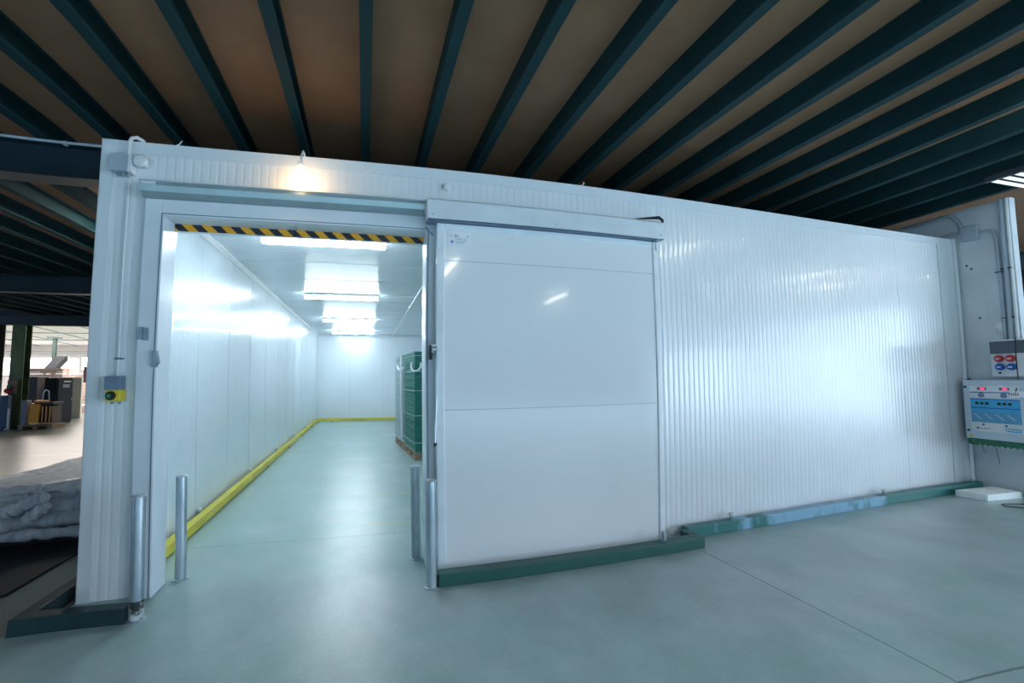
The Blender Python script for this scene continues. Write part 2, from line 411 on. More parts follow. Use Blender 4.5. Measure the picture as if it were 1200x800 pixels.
# handle on the leaf's left edge
h = MB().box(.440, .462, -.150, -.10, 1.585, 1.69, .003); h.build('handle_bracket', M['black'], sd)
h = MB().cyl((.462, -.165, 1.66), (.492, -.165, 1.66), .020, n=16).box(.455, .49, -.16, -.12, 1.635, 1.70, .004)
h.build('handle_pivot', M['galv'], sd, smooth=True)
h = MB().tube([(.492, -.178, 1.665), (.488, -.18, 1.3), (.476, -.175, .975)], .009, 10)
h.build('handle_rod', mat('bright_rod', (.8, .85, .88), .2, metal=.6), sd, smooth=True)
MB().cyl((.476, -.175, .955), (.476, -.175, .98), .012, n=12).build('rod_tip', M['black'], sd)

# ------------------------------------------------------------------ track with cover
tk = thing('door_track', 'grey aluminium sliding door track over the doorway, running under a white cover box', 'door track', (.4, -.05, 2.7))
t = MB()
t.prism([(0, 2.715), (-.055, 2.70), (-.10, 2.735), (-.115, 2.775), (-.115, 2.80), (0, 2.80)], 'x', -1.555, 2.40)
t.build('rail', mat('grey_rail', (.36, .46, .49), .38, metal=.45), tk)
MB().box(-1.56, 2.39, -.122, 0, 2.80, 2.806).build('rail_top_lip', M['alu'], tk)
MB().box(-1.545, -1.46, -.13, -.112, 2.775, 2.797, .003).build('end_stop', M['pvc'], tk)
t = MB()
t.prism([(-.06, 2.80), (-.185, 2.80), (-.25, 2.765), (-.25, 2.622), (-.246, 2.622), (-.246, 2.763), (-.183, 2.796), (-.06, 2.796)], 'x', .41, 2.44)
t.build('cover', mat('white_cover_sheet', (.70, .77, .82), .28, coat=.2), tk)
for x in (.406, 2.441): MB().prism([(-.01, 2.805), (-.185, 2.80), (-.25, 2.765), (-.25, 2.624), (-.165, 2.624)], 'x', x, x+.004).build('cover_end', M['pvc'], tk)
MB().box(.415, 2.43, -.20, -.085, 2.624, 2.636).build('roller_rail', M['slate_pl'], tk)
for x in (.446, 1.42, 2.40): MB().cyl((x, -.254, 2.655), (x, -.247, 2.655), .006, n=8).build('screw', M['galv'], tk)
MB().cyl((2.405, -.21, 2.628), (2.405, -.18, 2.628), .018, n=14).build('roller', M['galv'], tk)
MB().tube([(2.24, -.10, 2.832), (2.36, -.14, 2.838), (2.435, -.19, 2.835), (2.462, -.20, 2.81), (2.462, -.20, 2.74)], [.004, .011, .016, .014, .005], 8).build('bent_rubber_strip', M['black'], tk, smooth=True)
MB().prism([(2.40, 2.61), (2.445, 2.61), (2.42, 2.54), (2.405, 2.54)], 'y', -.17, -.162).build('corner_flap', M['pvc'], sd)
MB().tube([(.41, -.10, 2.60), (.43, -.12, 2.56), (.462, -.15, 2.52)], .006, 8).build('pull_cord', M['slate_pl'], sd)

# ------------------------------------------------------------------ bollards
def bollard(x, y, label, rust=False):
    t = thing('steel_bollard', label, 'bollard', (x, y, 0), 'galvanised posts guarding the doorway')
    MB().cyl((x, y, 0), (x, y, .735), .037, n=28).build('post', M['galv'], t, smooth=True)
    MB().lathe([(.030, .735), (.040, .736), (.041, .742), (.036, .750), (.012, .754)], (x, y, 0)).build('cap', M['alu'], t, smooth=True)
    MB().lathe([(.052, .0), (.052, .005), (.038, .008)], (x, y, 0)).build('foot_plate', M['galv'], t, smooth=True)
bollard(-1.372, -.345, 'galvanised steel bollard in front of the left door jamb, at the end of the kerb')
bollard(-1.338, .235, 'galvanised steel bollard just inside the doorway, by the yellow rail')
bollard(.418, -.342, 'galvanised steel bollard before the left edge of the sliding door')
bollard(.366, .225, 'galvanised steel bollard inside the doorway, half hidden behind the right jamb')
# scorched base on the near left bollard
b0 = [o for o in C.objects if o.name == 'steel_bollard'][0]
MB().cyl((-1.372, -.345, .01), (-1.372, -.345, .12), .0378, n=24, cap=False).build('scuffed_base', two_tone('scuffed_base', (.02, .03, .03), (.50, .54, .56), 14, .42, .56, .6), b0, smooth=True)['label'] = 'black scuff marks at the foot of the post'

# ------------------------------------------------------------------ kerbs
k = thing('steel_kerb', 'dark green steel kerb in front of the sliding door', 'kerb', (1.5, -.34, 0))
MB().box(.462, 2.675, -.372, -.262, 0, .09, .006).build('front_bar', M['kerb_green'], k)
MB().box(2.60, 2.675, -.262, -.13, 0, .09, .006).build('return_bar', M['kerb_green'], k)
MB().box(.456, .462, -.368, -.266, .008, .086).build('end_cap', M['black'], k)
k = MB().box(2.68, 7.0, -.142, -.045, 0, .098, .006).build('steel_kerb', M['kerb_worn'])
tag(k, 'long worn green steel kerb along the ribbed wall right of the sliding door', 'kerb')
k = thing('steel_kerb', 'dark green steel kerb around the left corner of the cold room', 'kerb', (-1.9, -.34, 0))
MB().prism([(-1.978, -.318), (-1.418, -.385), (-1.418, -.305), (-1.90, -.245), (-1.978, -.245)], 'z', 0, .092).build('front_bar', M['kerb_left'], k)
MB().box(-1.978, -1.902, -.245, 13.6, 0, .092, .005).build('side_bar', M['kerb_left'], k)
MB().box(-1.90, -1.86, -.10, 13.6, 0, .012).build('dark_gap', M['black'], k)

def stud(x, y, z, r, hgt, label, grp=None):
    t = thing('threaded_stud', label, 'bolt', (x, y, z), grp)
    MB().cyl((x, y, z), (x, y, z+hgt*.6), r*.62, n=12).build('shank', M['galv'], t, smooth=True)
    MB().cyl((x, y, z+hgt*.55), (x, y, z+hgt), r, n=6).build('nut', M['white_pl'], t)
stud(3.22, -.075, .098, .026, .055, 'grey bolt standing on the worn green kerb near the sliding door')
stud(5.36, -.075, .098, .026, .055, 'grey bolt standing on the middle of the worn green kerb')
stud(6.93, -.075, .098, .026, .055, 'grey bolt standing on the kerb in the right corner')
o = MB().lathe([(.020, 0), (.020, .06), (.024, .062), (.024, .075), (.012, .08)], (2.315, -.30, .09), n=18).build('door_guide_roller', M['galv'], smooth=True)
tag(o, 'small grey guide roller on the kerb at the right foot of the sliding door', 'roller')
for (y, lab) in ((1.72, 'first metal bolt behind the yellow rail from the doorway'), (3.9, 'second metal bolt behind the yellow rail from the doorway'), (6.05, 'metal bolt behind the middle of the yellow rail'), (8.3, 'metal bolt behind the far part of the yellow rail'), (10.3, 'last metal bolt behind the yellow rail before the corner')):
    stud(-1.685, y, .085, .028, .06, lab)

# yellow rails inside
o = MB().prism([(-1.668, .17), (-1.588, .17), (-1.655, 13.30), (-1.70, 13.40)], 'z', .016, .098).build('yellow_rail', M['rail_yellow'])
tag(o, 'long yellow floor rail along the left wall inside the cold room', 'rail')
o = MB().box(-1.64, 2.1, 13.31, 13.38, .016, .098, .004).build('yellow_rail', M['rail_yellow'])
tag(o, 'yellow floor rail along the back wall of the cold room', 'rail')
for ob, pts in ((bpy.data.objects['yellow_rail'], [(-1.63, y) for y in (.5, 2.6, 4.8, 7, 9.2, 11.4, 13)]), (o, [(x, 13.345) for x in (-1.2, -.2, .9, 1.9)])):
    for (x, y) in pts: MB().box(x-.02, x+.02, y-.02, y+.02, 0, .018).build('foot', M['black'], ob)

# ------------------------------------------------------------------ lights inside the cold room
def batten(x, y, label, along='x', L=1.22, z=ZC, grp='ceiling lights in the cold room', m='tube', hang=.012, w=.055, body='white_pl'):
    t = thing('ceiling_light', label, 'ceiling light', (x, y, z-hang), grp)
    a, b = (L/2, w) if along == 'x' else (w, L/2)
    MB().box(x-a, x+a, y-b, y+b, z-hang-.035, z-hang+.0, .006).build('body', M[body], t)
    d = MB()
    prof = [(-w*.92, z-hang-.035), (-w*.92, z-hang-.06), (-w*.6, z-hang-.085), (w*.6, z-hang-.085), (w*.92, z-hang-.06), (w*.92, z-hang-.035)]
    if along == 'x': d.prism([(y+u, v) for u, v in prof], 'x', x-a+.012, x+a-.012)
    else: d.prism([(x+u, v) for u, v in prof], 'y', y-b+.012, y+b-.012)
    d.build('diffuser', M[m], t)
    return t
XLT = -.475
for y, lab in ((1.60, 'lit fluorescent ceiling light nearest the doorway'), (5.20, 'lit fluorescent ceiling light, second from the doorway'),
               (8.80, 'lit fluorescent ceiling light, third from the doorway'), (12.1, 'lit fluorescent ceiling light nearest the back wall')):
    batten(XLT, y, lab, L=1.30)
o = MB().tube([(.86, .4, ZC-.03), (.83, 13.3, ZC-.03)], .013, 10)
for y in (3.2, 6.5, 9.8): o.box(.82, .87, y-.02, y+.02, ZC-.05, ZC)
for y in (5.20, 8.80, 12.1): o.tube([(.2, y, ZC-.02), (.85, y, ZC-.02)], .009, 8)
tag(o.build('ceiling_conduit', M['white_pl'], smooth=True), 'thin white conduit on the cold room ceiling right of the lights', 'conduit')

# ------------------------------------------------------------------ crates on pallets
cr = bpy.data.objects.new('plastic_crate', None)
CW, CD, CH = .60, .384, .1480
def crate_parts(root, mt):
    b = MB(); t = .012
    b.box(-CW/2, CW/2, -CD/2, CD/2, 0, .008)
    for s in (-1, 1):
        b.box(-CW/2, CW/2, s*CD/2, s*(CD/2-t), 0, .028); b.box(s*CW/2, s*(CW/2-t), -CD/2, CD/2, 0, .028)
        for k in range(9):
            x = -CW/2+.03+k*(CW-.06)/8; b.box(x-.014, x+.014, s*CD/2, s*(CD/2-.008), .028, CH-.04)
        for k in range(7):
            y = -CD/2+.03+k*(CD-.06)/6; b.box(s*CW/2, s*(CW/2-.008), y-.014, y+.014, .028, CH-.04)
        b.box(-CW/2, CW/2, s*(CD/2-.016), s*(CD/2-.011), .02, CH-.01); b.box(s*(CW/2-.016), s*(CW/2-.011), -CD/2, CD/2, .02, CH-.01)
    b.build('basket', mt, root)
    r = MB()
    for s in (-1, 1):
        r.box(-CW/2-.004, CW/2+.004, s*(CD/2+.004), s*(CD/2-.014), CH-.04, CH-.008); r.box(s*(CW/2+.004), s*(CW/2-.014), -CD/2, CD/2, CH-.04, CH-.008)
    r.build('rim', mt, root)
C.objects.link(cr); crate_parts(cr, M['green_crate'])
cw = bpy.data.objects.new('plastic_crate', None); C.objects.link(cw); crate_parts(cw, mat('pale_crate_behind_film', (.30, .44, .46), .5))
ang = math.atan(.075)
ORD = ['bottom', 'second', 'third', 'fourth', 'fifth', 'sixth', 'seventh', 'eighth', 'ninth', 'tenth', 'eleventh', 'topmost']
def stack(ox, oy, levels, proto, pname, cname, first):
    R_ = Matrix.Rotation(ang, 4, 'Z')
    def W(x, y, z=0): v = R_ @ Vector((x, y, 0)); return Vector((ox+v.x, oy+v.y, z))
    p = thing('wooden_pallet', pname, 'pallet', W(0, 0))
    bd = MB()
    for k in range(5): 
        bd.box(.0+k*.165, .10+k*.165+.03, 0, 1.2, .122, .144)
    for k in range(3): bd.box(0, .8, k*.55, k*.55+.1, .10, .122)
    o1 = bd.build('deck_board', M['pallet']); o1.parent = p
    bl = MB()
    for i in range(3):
        for j in range(3): bl.box(i*.35, i*.35+.1, j*.53, j*.53+.14, .022, .10)
    for i in range(3): bl.box(i*.35, i*.35+.1, 0, 1.2, 0, .022)
    o2 = bl.build('block', M['pallet']); o2.parent = p
    p.rotation_euler.z = ang
    used = first
    for lv in range(levels):
        for j in range(3):
            c_ = proto if used else copy_tree(proto); used = False
            c_.location = W(.31, .2+j*.4, .1455+lv*(CH+.0005)); c_.rotation_euler.z = ang+random.uniform(-.004, .004)
            pos = ('nearest the doorway', 'in the middle row', 'in the rear row')[j]
            lv_t = ORD[lv] if lv < levels-1 else 'topmost'
            tag(c_, f'{cname} crate {pos}, {lv_t} level' if lv in (0, levels-1) else f'{cname} crate {pos}, {lv_t} level from the floor', 'crate', None)
            c_['group'] = 'green crates on the near pallet' if proto is cr else 'film-wrapped crates on the far pallet'
    return W
W1 = stack(.80, 4.86, 12, cr, 'wooden pallet under the near stack of green crates', 'green plastic', True)
W2 = stack(.70, 6.18, 12, cw, 'wooden pallet under the film-wrapped crates further in', 'pale wrapped plastic', True)
# stretch film around the stacks
def wrap(W, zs, zh, name, lab, mt, full=None):
    t = thing(name, lab, 'stretch film', W(0, 0, .2))
    for z in zs:
        b = MB(); e = .008
        pts = [W(-e, -e), W(.62, -e), W(.62, 1.2+e), W(-e, 1.2+e)]
        for i in range(4):
            p, q = pts[i], pts[(i+1) % 4]
            vs = [b.bm.verts.new((p.x, p.y, z)), b.bm.verts.new((q.x, q.y, z+.004)), b.bm.verts.new((q.x, q.y, z+zh)), b.bm.verts.new((p.x, p.y, z+zh-.004))]
            b.bm.faces.new(vs)
        b.build('band', mt, t)
    return t
t = wrap(W1, (.30, .78, 1.22, 1.56, 1.84), .014, 'stretch_film', 'pale stretch film bands around the near stack of green crates', M['film'])
lp = [W1(-.03, .05, 1.72), W1(-.05, .02, 1.66), W1(-.05, -.04, 1.60), W1(-.02, -.09, 1.57), W1(.06, -.07, 1.58), W1(.11, -.03, 1.64), W1(.12, -.015, 1.72)]
MB().tube(lp, .020, 8).build('hanging_loop', M['film'], t, smooth=True)
t = thing('stretch_film', 'milky stretch film over the crates on the far pallet', 'stretch film', W2(0, 0, .2))
fm = mat('milky_film', (.66, .73, .80), .2, alpha=.42, bump=.6, bscale=25)
b = MB()
pts = [W2(-.012, 1.212), W2(-.012, -.012), W2(.625, -.012)]
rows = []
for k in range(16):
    z = .2+k*(1.72/15); rows.append([b.bm.verts.new((p.x+random.uniform(-.003, .003), p.y+random.uniform(-.003, .003), z)) for p in pts])
for a, c_ in zip(rows, rows[1:]):
    for i in range(2): b.bm.faces.new((a[i], a[i+1], c_[i+1], c_[i]))
b.build('film_sheet', fm, t)
MB().tube([W2(-.03, .1, 1.92), W2(-.03, .1, 1.2), W2(-.02, .05, .25)], .018, 8).build('bunched_film', M['film'], t, smooth=True)
MB().tube([W2(-.04, .5, 1.70), W2(-.05, .2, 1.62), W2(-.03, 0, 1.60), W2(-.02, -.05, 1.66)], .03, 8).build('film_knot', M['film'], t, smooth=True)

# ------------------------------------------------------------------ things on the cold room front
t = thing('junction_box', 'grey junction box at the top left corner of the cold room front', 'junction box', (-1.70, -.04, 2.92))
MB().box(-1.765, -1.655, -.075, -.004, 2.872, 2.995, .006).build('box', M['grey_pl'], t)
MB().box(-1.655, -1.628, -.080, -.004, 2.868, 2.99, .005).build('side_cover', M['white_pl'], t)
for x in (-1.72, -1.695, -1.662): MB().cyl((x, -.04, 2.872), (x, -.04, 2.845), .011, n=10).build('cable_gland', M['galv'], t)
t = thing('siren', 'small round white siren beside the grey junction box', 'siren', (-1.575, -.05, 2.955))
MB().lathe([(.020, 0), (.022, -.05), (.045, -.065), (.047, -.085), (.035, -.098), (.012, -.102)], (-1.575, 0, 2.952), 'Y').build('head', M['white_pl'], t, smooth=True)
MB().cyl((-1.63, -.05, 2.952), (-1.60, -.05, 2.952), .012, n=10).build('arm', M['grey_pl'], t)
o = MB().tube([(-1.662, -.055, 2.99), (-1.66, -.055, 3.09), (-1.655, -.045, 3.125), (-1.635, -.02, 3.145), (-1.605, .02, 3.135)], .013, 10).build('hooked_conduit', M['white_pl'], smooth=True)
tag(o, 'white conduit hooking over the top edge of the cold room above the junction box', 'conduit')
t = thing('drop_cable', 'pale conduit running down the ribbed panel to the yellow push button', 'conduit', (-1.66, -.02, 2.1))
MB().tube([(-1.662, -.02, 2.85), (-1.664, -.018, 2.2), (-1.658, -.018, 1.7), (-1.660, -.02, 1.45)], .009, 8).build('pipe', M['white_pl'], t, smooth=True)
MB().box(-1.69, -1.63, -.012, -.004, 1.583, 1.592).box(-1.675, -1.645, -.03, -.004, 1.58, 1.595, .002).build('clip', M['slate_pl'], t)
t = thing('push_button_box', 'yellow push button box with a grey top on the left wall panel', 'push button', (-1.66, -.04, 1.38))
MB().box(-1.712, -1.618, -.075, -.004, 1.378, 1.468, .005).build('grey_box', M['slate_pl'], t)
MB().box(-1.700, -1.612, -.085, -.004, 1.302, 1.379, .006).build('yellow_box', M['yellow_pl'], t)
MB().lathe([(.030, 0), (.030, -.012), (.020, -.014), (.020, -.03), (.005, -.032)], (-1.664, -.083, 1.341), 'Y').build('button', M['black'], t, smooth=True)
MB().lathe([(.012, 0), (.012, -.004)], (-1.664, -.1155, 1.341), 'Y').build('button_face', mat('dark_green_button', (.03, .25, .14), .4), t)
for x in (-1.675, -1.63): MB().cyl((x, -.045, 1.302), (x, -.045, 1.285), .009, n=8).build('gland', M['slate_pl'], t)
# bulkhead bulb
t = thing('bulb_lamp', 'glowing warm white bulb lamp on the wall above the doorway', 'lamp', (-.53, -.09, 2.95))
MB().lathe([(.010, -.082), (.030, -.078), (.041, -.06), (.045, -.02), (.045, .025), (.040, .05), (.028, .068), (.014, .072)], (-.51, -.15, 2.905)).build('bulb', M['bulb'], t, smooth=True)
MB().cyl((-.51, -.15, 2.972), (-.51, -.15, 3.010), .020, n=14).build('socket', M['white_pl'], t, smooth=True)
MB().tube([(-.51, -.15, 3.005), (-.51, -.14, 3.07), (-.51, -.09, 3.125), (-.51, -.02, 3.137), (-.51, .04, 3.125)], .007, 8).build('cord', M['white_pl'], t, smooth=True)
o = MB().lathe([(.034, 0), (.034, -.012), (.026, -.03), (.008, -.034)], (.585, -.002, 2.972), 'Y').build('round_sensor', M['white_pl'], smooth=True)
tag(o, 'small round white sensor on the wall above the sliding door track', 'sensor')
for (x, lab) in ((-1.36, 'tiny white wire hook on the top edge, right of the junction box'), (1.80, 'tiny white wire hook on the top edge above the sliding door')):
    o = MB().tube([(x-.03, -.004, 3.12), (x-.01, -.008, 3.13), (x, -.006, 3.15), (x, .01, 3.165)], .004, 6).build('wire_hook', M['white_pl'], smooth=True); tag(o, lab, 'hook')

# ------------------------------------------------------------------ right pillar wall and its equipment
PX = 7.09
struct(MB().box(PX, PX+.10, -.56, 6.5, 0, 3.47).build('wall_right_pillar', M['conc']))
def onwall(y0, y1, z0, z1, d0, d1, bev=0, mb=None): return (mb or MB()).box(PX-d1, PX-d0, y0, y1, z0, z1, bev)
spots = MB()
for (y, z) in ((-.115, 2.75), (-.16, 2.70), (-.20, 2.08), (-.47, 3.10), (-.53, 2.62)): spots.cyl((PX-.002, y, z), (PX+.002, y, z), .013, n=10)
tag(spots.build('wall_hole', M['black'], bpy.data.objects['wall_right_pillar']))
jb = thing('junction_box', 'grey square junction box high on the white pillar', 'junction box', (PX, -.20, 3.14))
onwall(-.275, -.115, 3.05, 3.23, 0, .07, .006).build('box', M['grey_pl'], jb)
def cond(pts, r, lab, m='grey_pl', clips=()):
    t = thing('conduit', lab, 'conduit', pts[0])
    MB().tube(pts, r, 10).build('pipe', M[m], t, smooth=True)
    for (y, z) in clips: onwall(y-.05, y+.05, z-.006, z+.006, 0, .05).build('clip', M['dark'], t)
cond([(PX-.03, .9, 3.40), (PX-.03, .3, 3.42), (PX-.03, .06, 3.435), (PX-.03, -.02, 3.42), (PX-.03, -.08, 3.34), (PX-.03, -.11, 3.23)], .018, 'grey conduit bending down into the top of the junction box on the pillar')
cond([(PX-.03, .6, 3.13), (PX-.03, .15, 3.17), (PX-.03, .0, 3.19), (PX-.03, -.115, 3.18)], .018, 'grey conduit entering the left side of the junction box on the pillar')
cond([(PX-.03, -.275, 3.12), (PX-.03, -.36, 3.13), (PX-.03, -.41, 3.10), (PX-.03, -.43, 3.03), (PX-.03, -.44, 2.3), (PX-.03, -.43, 1.79)], .017, 'grey conduit from the junction box bending down to the socket box', clips=((-.45, 2.60),))
cond([(PX-.035, -.500, 3.46), (PX-.035, -.495, 2.5), (PX-.035, -.487, 1.795)], .022, 'thick grey pipe running down the front edge of the pillar', clips=((-.50, 2.63), (-.48, 2.05)))
cond([(PX-.03, -.545, 3.46), (PX-.03, -.542, 2.5), (PX-.03, -.536, 1.795)], .015, 'thin pale pipe at the outermost edge of the pillar', 'white_pl')
o = onwall(-.50, -.34, 1.80, 2.08, 0, .004).build('paper_notice', mat('stained_paper', (.58, .63, .64), .7, var=.35, scale=14)); tag(o, 'stained paper notice on the pillar behind the pipes', 'notice')
# socket box
t = thing('socket_box', 'grey socket box with two red and two blue sockets on the pillar', 'socket box', (PX, -.5, 1.57))
onwall(-.82, -.325, 1.36, 1.79, 0, .12, .008).build('case', M['white_pl'], t)
onwall(-.80, -.335, 1.63, 1.775, .12, .145, .006).build('breaker_window', mat('smoked_window', (.07, .09, .12), .15), t)
onwall(-.80, -.335, 1.775, 1.79, .11, .15).build('window_lip', M['white_pl'], t)
for (y, z, m_) in ((-.405, 1.572, 'red'), (-.505, 1.572, 'red'), (-.41, 1.475, 'blue_pl'), (-.508, 1.475, 'blue_pl')):
    s = MB().lathe([(.040, 0), (.040, -.03), (.034, -.045), (.010, -.047)], (PX-.12, y, z), 'X', n=20).build('socket', M[m_], t, smooth=True)
    onwall(y-.018, y+.018, z-.010, z+.004, .165, .170).build('socket_lid', M['white_pl'], s)
    if m_ == 'red': s['label'] = 'red socket'
    else: s['label'] = 'blue socket'
MB().lathe([(.012, 0), (.012, -.01)], (PX-.12, -.40, 1.405), 'X', n=12).build('knob', M['black'], t)
o = MB().tube([(PX-.17, -.575, 1.80), (PX-.19, -.578, 1.6), (PX-.20, -.58, 1.3), (PX-.262, -.575, 1.185)], .005, 6).build('hanging_cable', M['black'], smooth=True)
tag(o, 'thin black cable hanging in front of the socket box', 'cable')
o = MB().prism([(-.68, 1.140), (-.54, 1.125), (-.50, 1.16), (-.55, 1.20), (-.68, 1.20)], 'x', PX-.262, PX-.259).build('paper_tag', mat('tag_paper', (.9, .93, .95), .6))
g = MB()
for k in range(5): g.box(PX-.2632, PX-.262, -.60+.018*k, -.590+.018*k, 1.150, 1.180)
g.build('tag_print', ink, o)
tag(o, 'white paper tag at the end of the black cable', 'tag')
# control box
BX = 6.87
cb = thing('control_box', 'grey control cabinet with a blue front plate on the pillar', 'control box', (PX, -.4, .97))
MB().box(BX, PX, -.70, -.085, .625, 1.325, .006).build('case', mat('control_case', (.50, .60, .68), .4), cb)
MB().box(BX-.012, BX, -.695, -.09, .63, 1.32, .004).build('lid', mat('control_lid', (.54, .64, .72), .35), cb)
fp = MB().box(BX-.015, BX-.012, -.60, -.15, .72, 1.26).build('front_plate', M['white_pl'], cb)
def fb(y0, y1, z0, z1, d=.002, bev=0): return MB().box(BX-.015-d, BX-.015, y0, y1, z0, z1, bev)
fb(-.595, -.155, 1.185, 1.25, .0006).build('display_strip', mat('strip_white', (.78, .84, .88), .4), fp)
fb(-.595, -.155, .95, 1.10, .0006).build('blue_field', M['cyan'], fp)
fb(-.595, -.155, .825, .95, .0006).build('evaporator_field', mat('field_blue', (.10, .34, .55), .5), fp)
for z in (1.178, 1.10, .995): fb(-.595, -.155, z-.005, z+.005, .0010).build('blue_line', mat('line_blue', (.01, .08, .40), .5), fp)
for y in (-.265, -.465):
    fb(y-.05, y+.035, 1.208, 1.234, .003).build('display', M['dark'], fp)
    fb(y-.035, y+.005, 1.212, 1.230, .004).build('display_digits', M['lcd'], fp)
    MB().lathe([(.028, 0), (.028, -.010), (.02, -.013)], (BX-.015, y, 1.145), 'X', n=18).build('selector', M['slate_pl'], fp, smooth=True)
    for k in (-1, 0, 1):
        MB().lathe([(.016, 0), (.016, -.008), (.01, -.010)], (BX-.0156, y+k*.046, 1.05), 'X', n=14).build('button', M['black'], fp, smooth=True)
    MB().lathe([(.011, 0), (.011, -.008)], (BX-.015, y+.0, .80), 'X', n=12).build('key_switch', M['blue_paint'], fp)
    for k in (-1, 1):
        yy = y+k*.05
        g = MB()
        for q in range(4):
            g.prism([(yy+.035-q*.006, .925-q*.006), (yy-.005-q*.012, .885-q*.008), (yy-.035-q*.003, .862), (yy-.03, .87), (yy+.0-q*.01, .897-q*.008), (yy+.035-q*.006, .933-q*.006)], 'x', BX-.0164-.0004*q, BX-.0158)
        g.build('fan_icon', M['white_pl'], fp)
fb(-.585, -.455, .735, .775, .0012).build('cyan_logo', mat('logo_cyan', (.02, .42, .66), .4), fp)
wm = mat('logo_white', (.75, .85, .9), .4)
g = MB()
for k in range(7): g.box(BX-.0168, BX-.0162, -.575+.017*k, -.565+.017*k, .745+.004*(k % 2), .765)
g.build('logo_lettering', wm, fp)
g = MB()
for k in range(9): g.box(BX-.0168, BX-.015, -.325+.011*k, -.319+.011*k, .748, .756+.004*(k % 3))
g.lathe([(.014, 0), (.014, -.0015)], (BX-.015, -.21, .757), 'X', n=14)
g.build('maker_lettering', mat('blue_grey_ink', (.12, .2, .5), .5), fp)
g = MB()
for k in range(18): g.box(BX-.0162, BX-.015, -.58+.0235*k, -.568+.0235*k, 1.116, 1.121)
g.build('tick_print', ink2, fp)
for (y, z) in ((-.112, 1.24), (-.118, .722)): MB().lathe([(.014, 0), (.014, -.006)], (BX-.012, y, z), 'X', n=12).build('corner_screw', M['black'], cb)
MB().prism([(-.155, .645), (-.115, .645), (-.135, .682)], 'x', BX-.0135, BX-.012).build('warning_triangle', M['yellow_pl'], cb)
MB().prism([(-.110, 1.325), (-.135, 1.345), (-.17, 1.325)], 'x', BX+.02, BX+.04).build('top_lug', M['black'], cb)
o = MB().box(BX+.0, PX, -.72, -.095, .56, .622, .004)
tg = o.build('cable_tray', M['green_tray']); tag(tg, 'mossy green cable tray under the control box', 'cable tray')
for k in range(12): MB().box(BX-.006, BX, -.69+.05*k, -.675+.05*k, .548, .572).build('gland', M['green_tray'], tg)
for (y, z1, lab) in ((-.22, .47, 'short thin dark wire hanging from the green tray, nearer the corner'), (-.345, .36, 'long thin dark wire hanging from the green tray')):
    o = MB().tube([(BX+.03, y+.012, .56), (BX+.03, y, (z1+.56)/2), (BX+.03, y-.012, z1)], .003, 6).build('loose_wire', M['black'], smooth=True); tag(o, lab, 'wire')
# foam block and cable on the floor
o = MB(); o.prism([(6.36, -.20), (6.42, -.46), (6.93, -.50), (6.95, -.25)], 'z', .0, .075)
o = o.build('foam_block', M['foam']); tag(o, 'white foam block lying on the floor by the pillar', 'foam block')
bv = o.modifiers.new('b', 'BEVEL'); bv.width = .008; bv.segments = 2
o = MB().tube([(6.85, -.72, .005), (6.60, -.62, .006), (6.42, -.57, .008), (6.36, -.62, .006), (6.46, -.72, .006), (6.7, -.80, .006), (7.2, -.78, .005)], .005, 6).build('loose_cable', M['black'], smooth=True)
tag(o, 'black cable looped on the floor in front of the foam block', 'cable')
o = MB().lathe([(.04, 0), (.045, .03), (.04, .09), (.02, .10)], (7.0, -.60, 0), n=16).build('cable_plug', M['dark'], smooth=True); tag(o, 'dark plug standing on the floor behind the foam block', 'plug')

# ------------------------------------------------------------------ mezzanine: deck, joists, beams, columns
Y0M, Y1M = -9.0, 13.45
struct(MB().box(-16, 13.9, Y0M, Y1M, JZ+JH, JZ+JH+.06).build('ceiling_mezzanine_deck', M['deck']))
num = ['first', 'second', 'third', 'fourth', 'fifth', 'sixth', 'seventh', 'eighth', 'ninth', 'tenth', 'eleventh', 'twelfth', 'thirteenth', 'fourteenth', 'fifteenth', 'sixteenth', 'seventeenth', 'eighteenth', 'nineteenth', 'twentieth', 'twenty-first', 'twenty-second', 'twenty-third', 'twenty-fourth', 'twenty-fifth', 'twenty-sixth', 'twenty-seventh']
proto = None
for k in range(-19, 14):
    x = -.105+JS*k
    if proto is None:
        t_ = .006; w = .070
        jb_ = MB()
        # C section: web on the left, two flanges to the right with small lips
        jb_.prism([(0, 0), (w, 0), (w, .022), (w-t_, .022), (w-t_, t_), (t_, t_), (t_, JH-t_), (w-t_, JH-t_), (w-t_, JH-.022), (w, JH-.022), (w, JH), (0, JH)], 'y', Y0M, Y1M)
        o = jb_.build('ceiling_joist', M['joist']); proto = o
    else:
        o = proto.copy(); C.objects.link(o)
    o.location = (x, 0, JZ)
    lab = 'dark green steel ceiling joist over the doorway, the one seen straight end-on' if k == 0 else \
        f'dark green steel joist, {num[abs(k)-1]} to the {"right" if k > 0 else "left"} of the one seen straight end-on'
    tag(o, lab, 'joist', 'parallel steel joists of the mezzanine')
def ibeam(y, label, x0=-16, x1=13.9, hb=.33, w=.20):
    z1 = JZ-.001; z0 = z1-hb
    o = MB().prism([(y-w/2, z0), (y+w/2, z0), (y+w/2, z0+.014), (y+.005, z0+.014), (y+.005, z1-.014), (y+w/2, z1-.014), (y+w/2, z1), (y-w/2, z1), (y-w/2, z1-.014), (y-.005, z1-.014), (y-.005, z0+.014), (y-w/2, z0+.014)], 'x', x0, x1)
    b = o.build('steel_beam', M['steel_green']); tag(b, label, 'beam')
    return b
b1 = ibeam(.89, 'dark steel beam passing behind the top left corner of the cold room', hb=.30)
ibeam(6.89, 'dark steel beam crossing the left bay halfway down the hall')
ibeam(13.35, 'dark steel beam resting on the column at the far edge of the mezzanine')
o = MB().tube([(-13, .775, 3.402), (-6, .775, 3.40), (-2.9, .772, 3.402), (-1.9, .77, 3.405)], .012, 8)
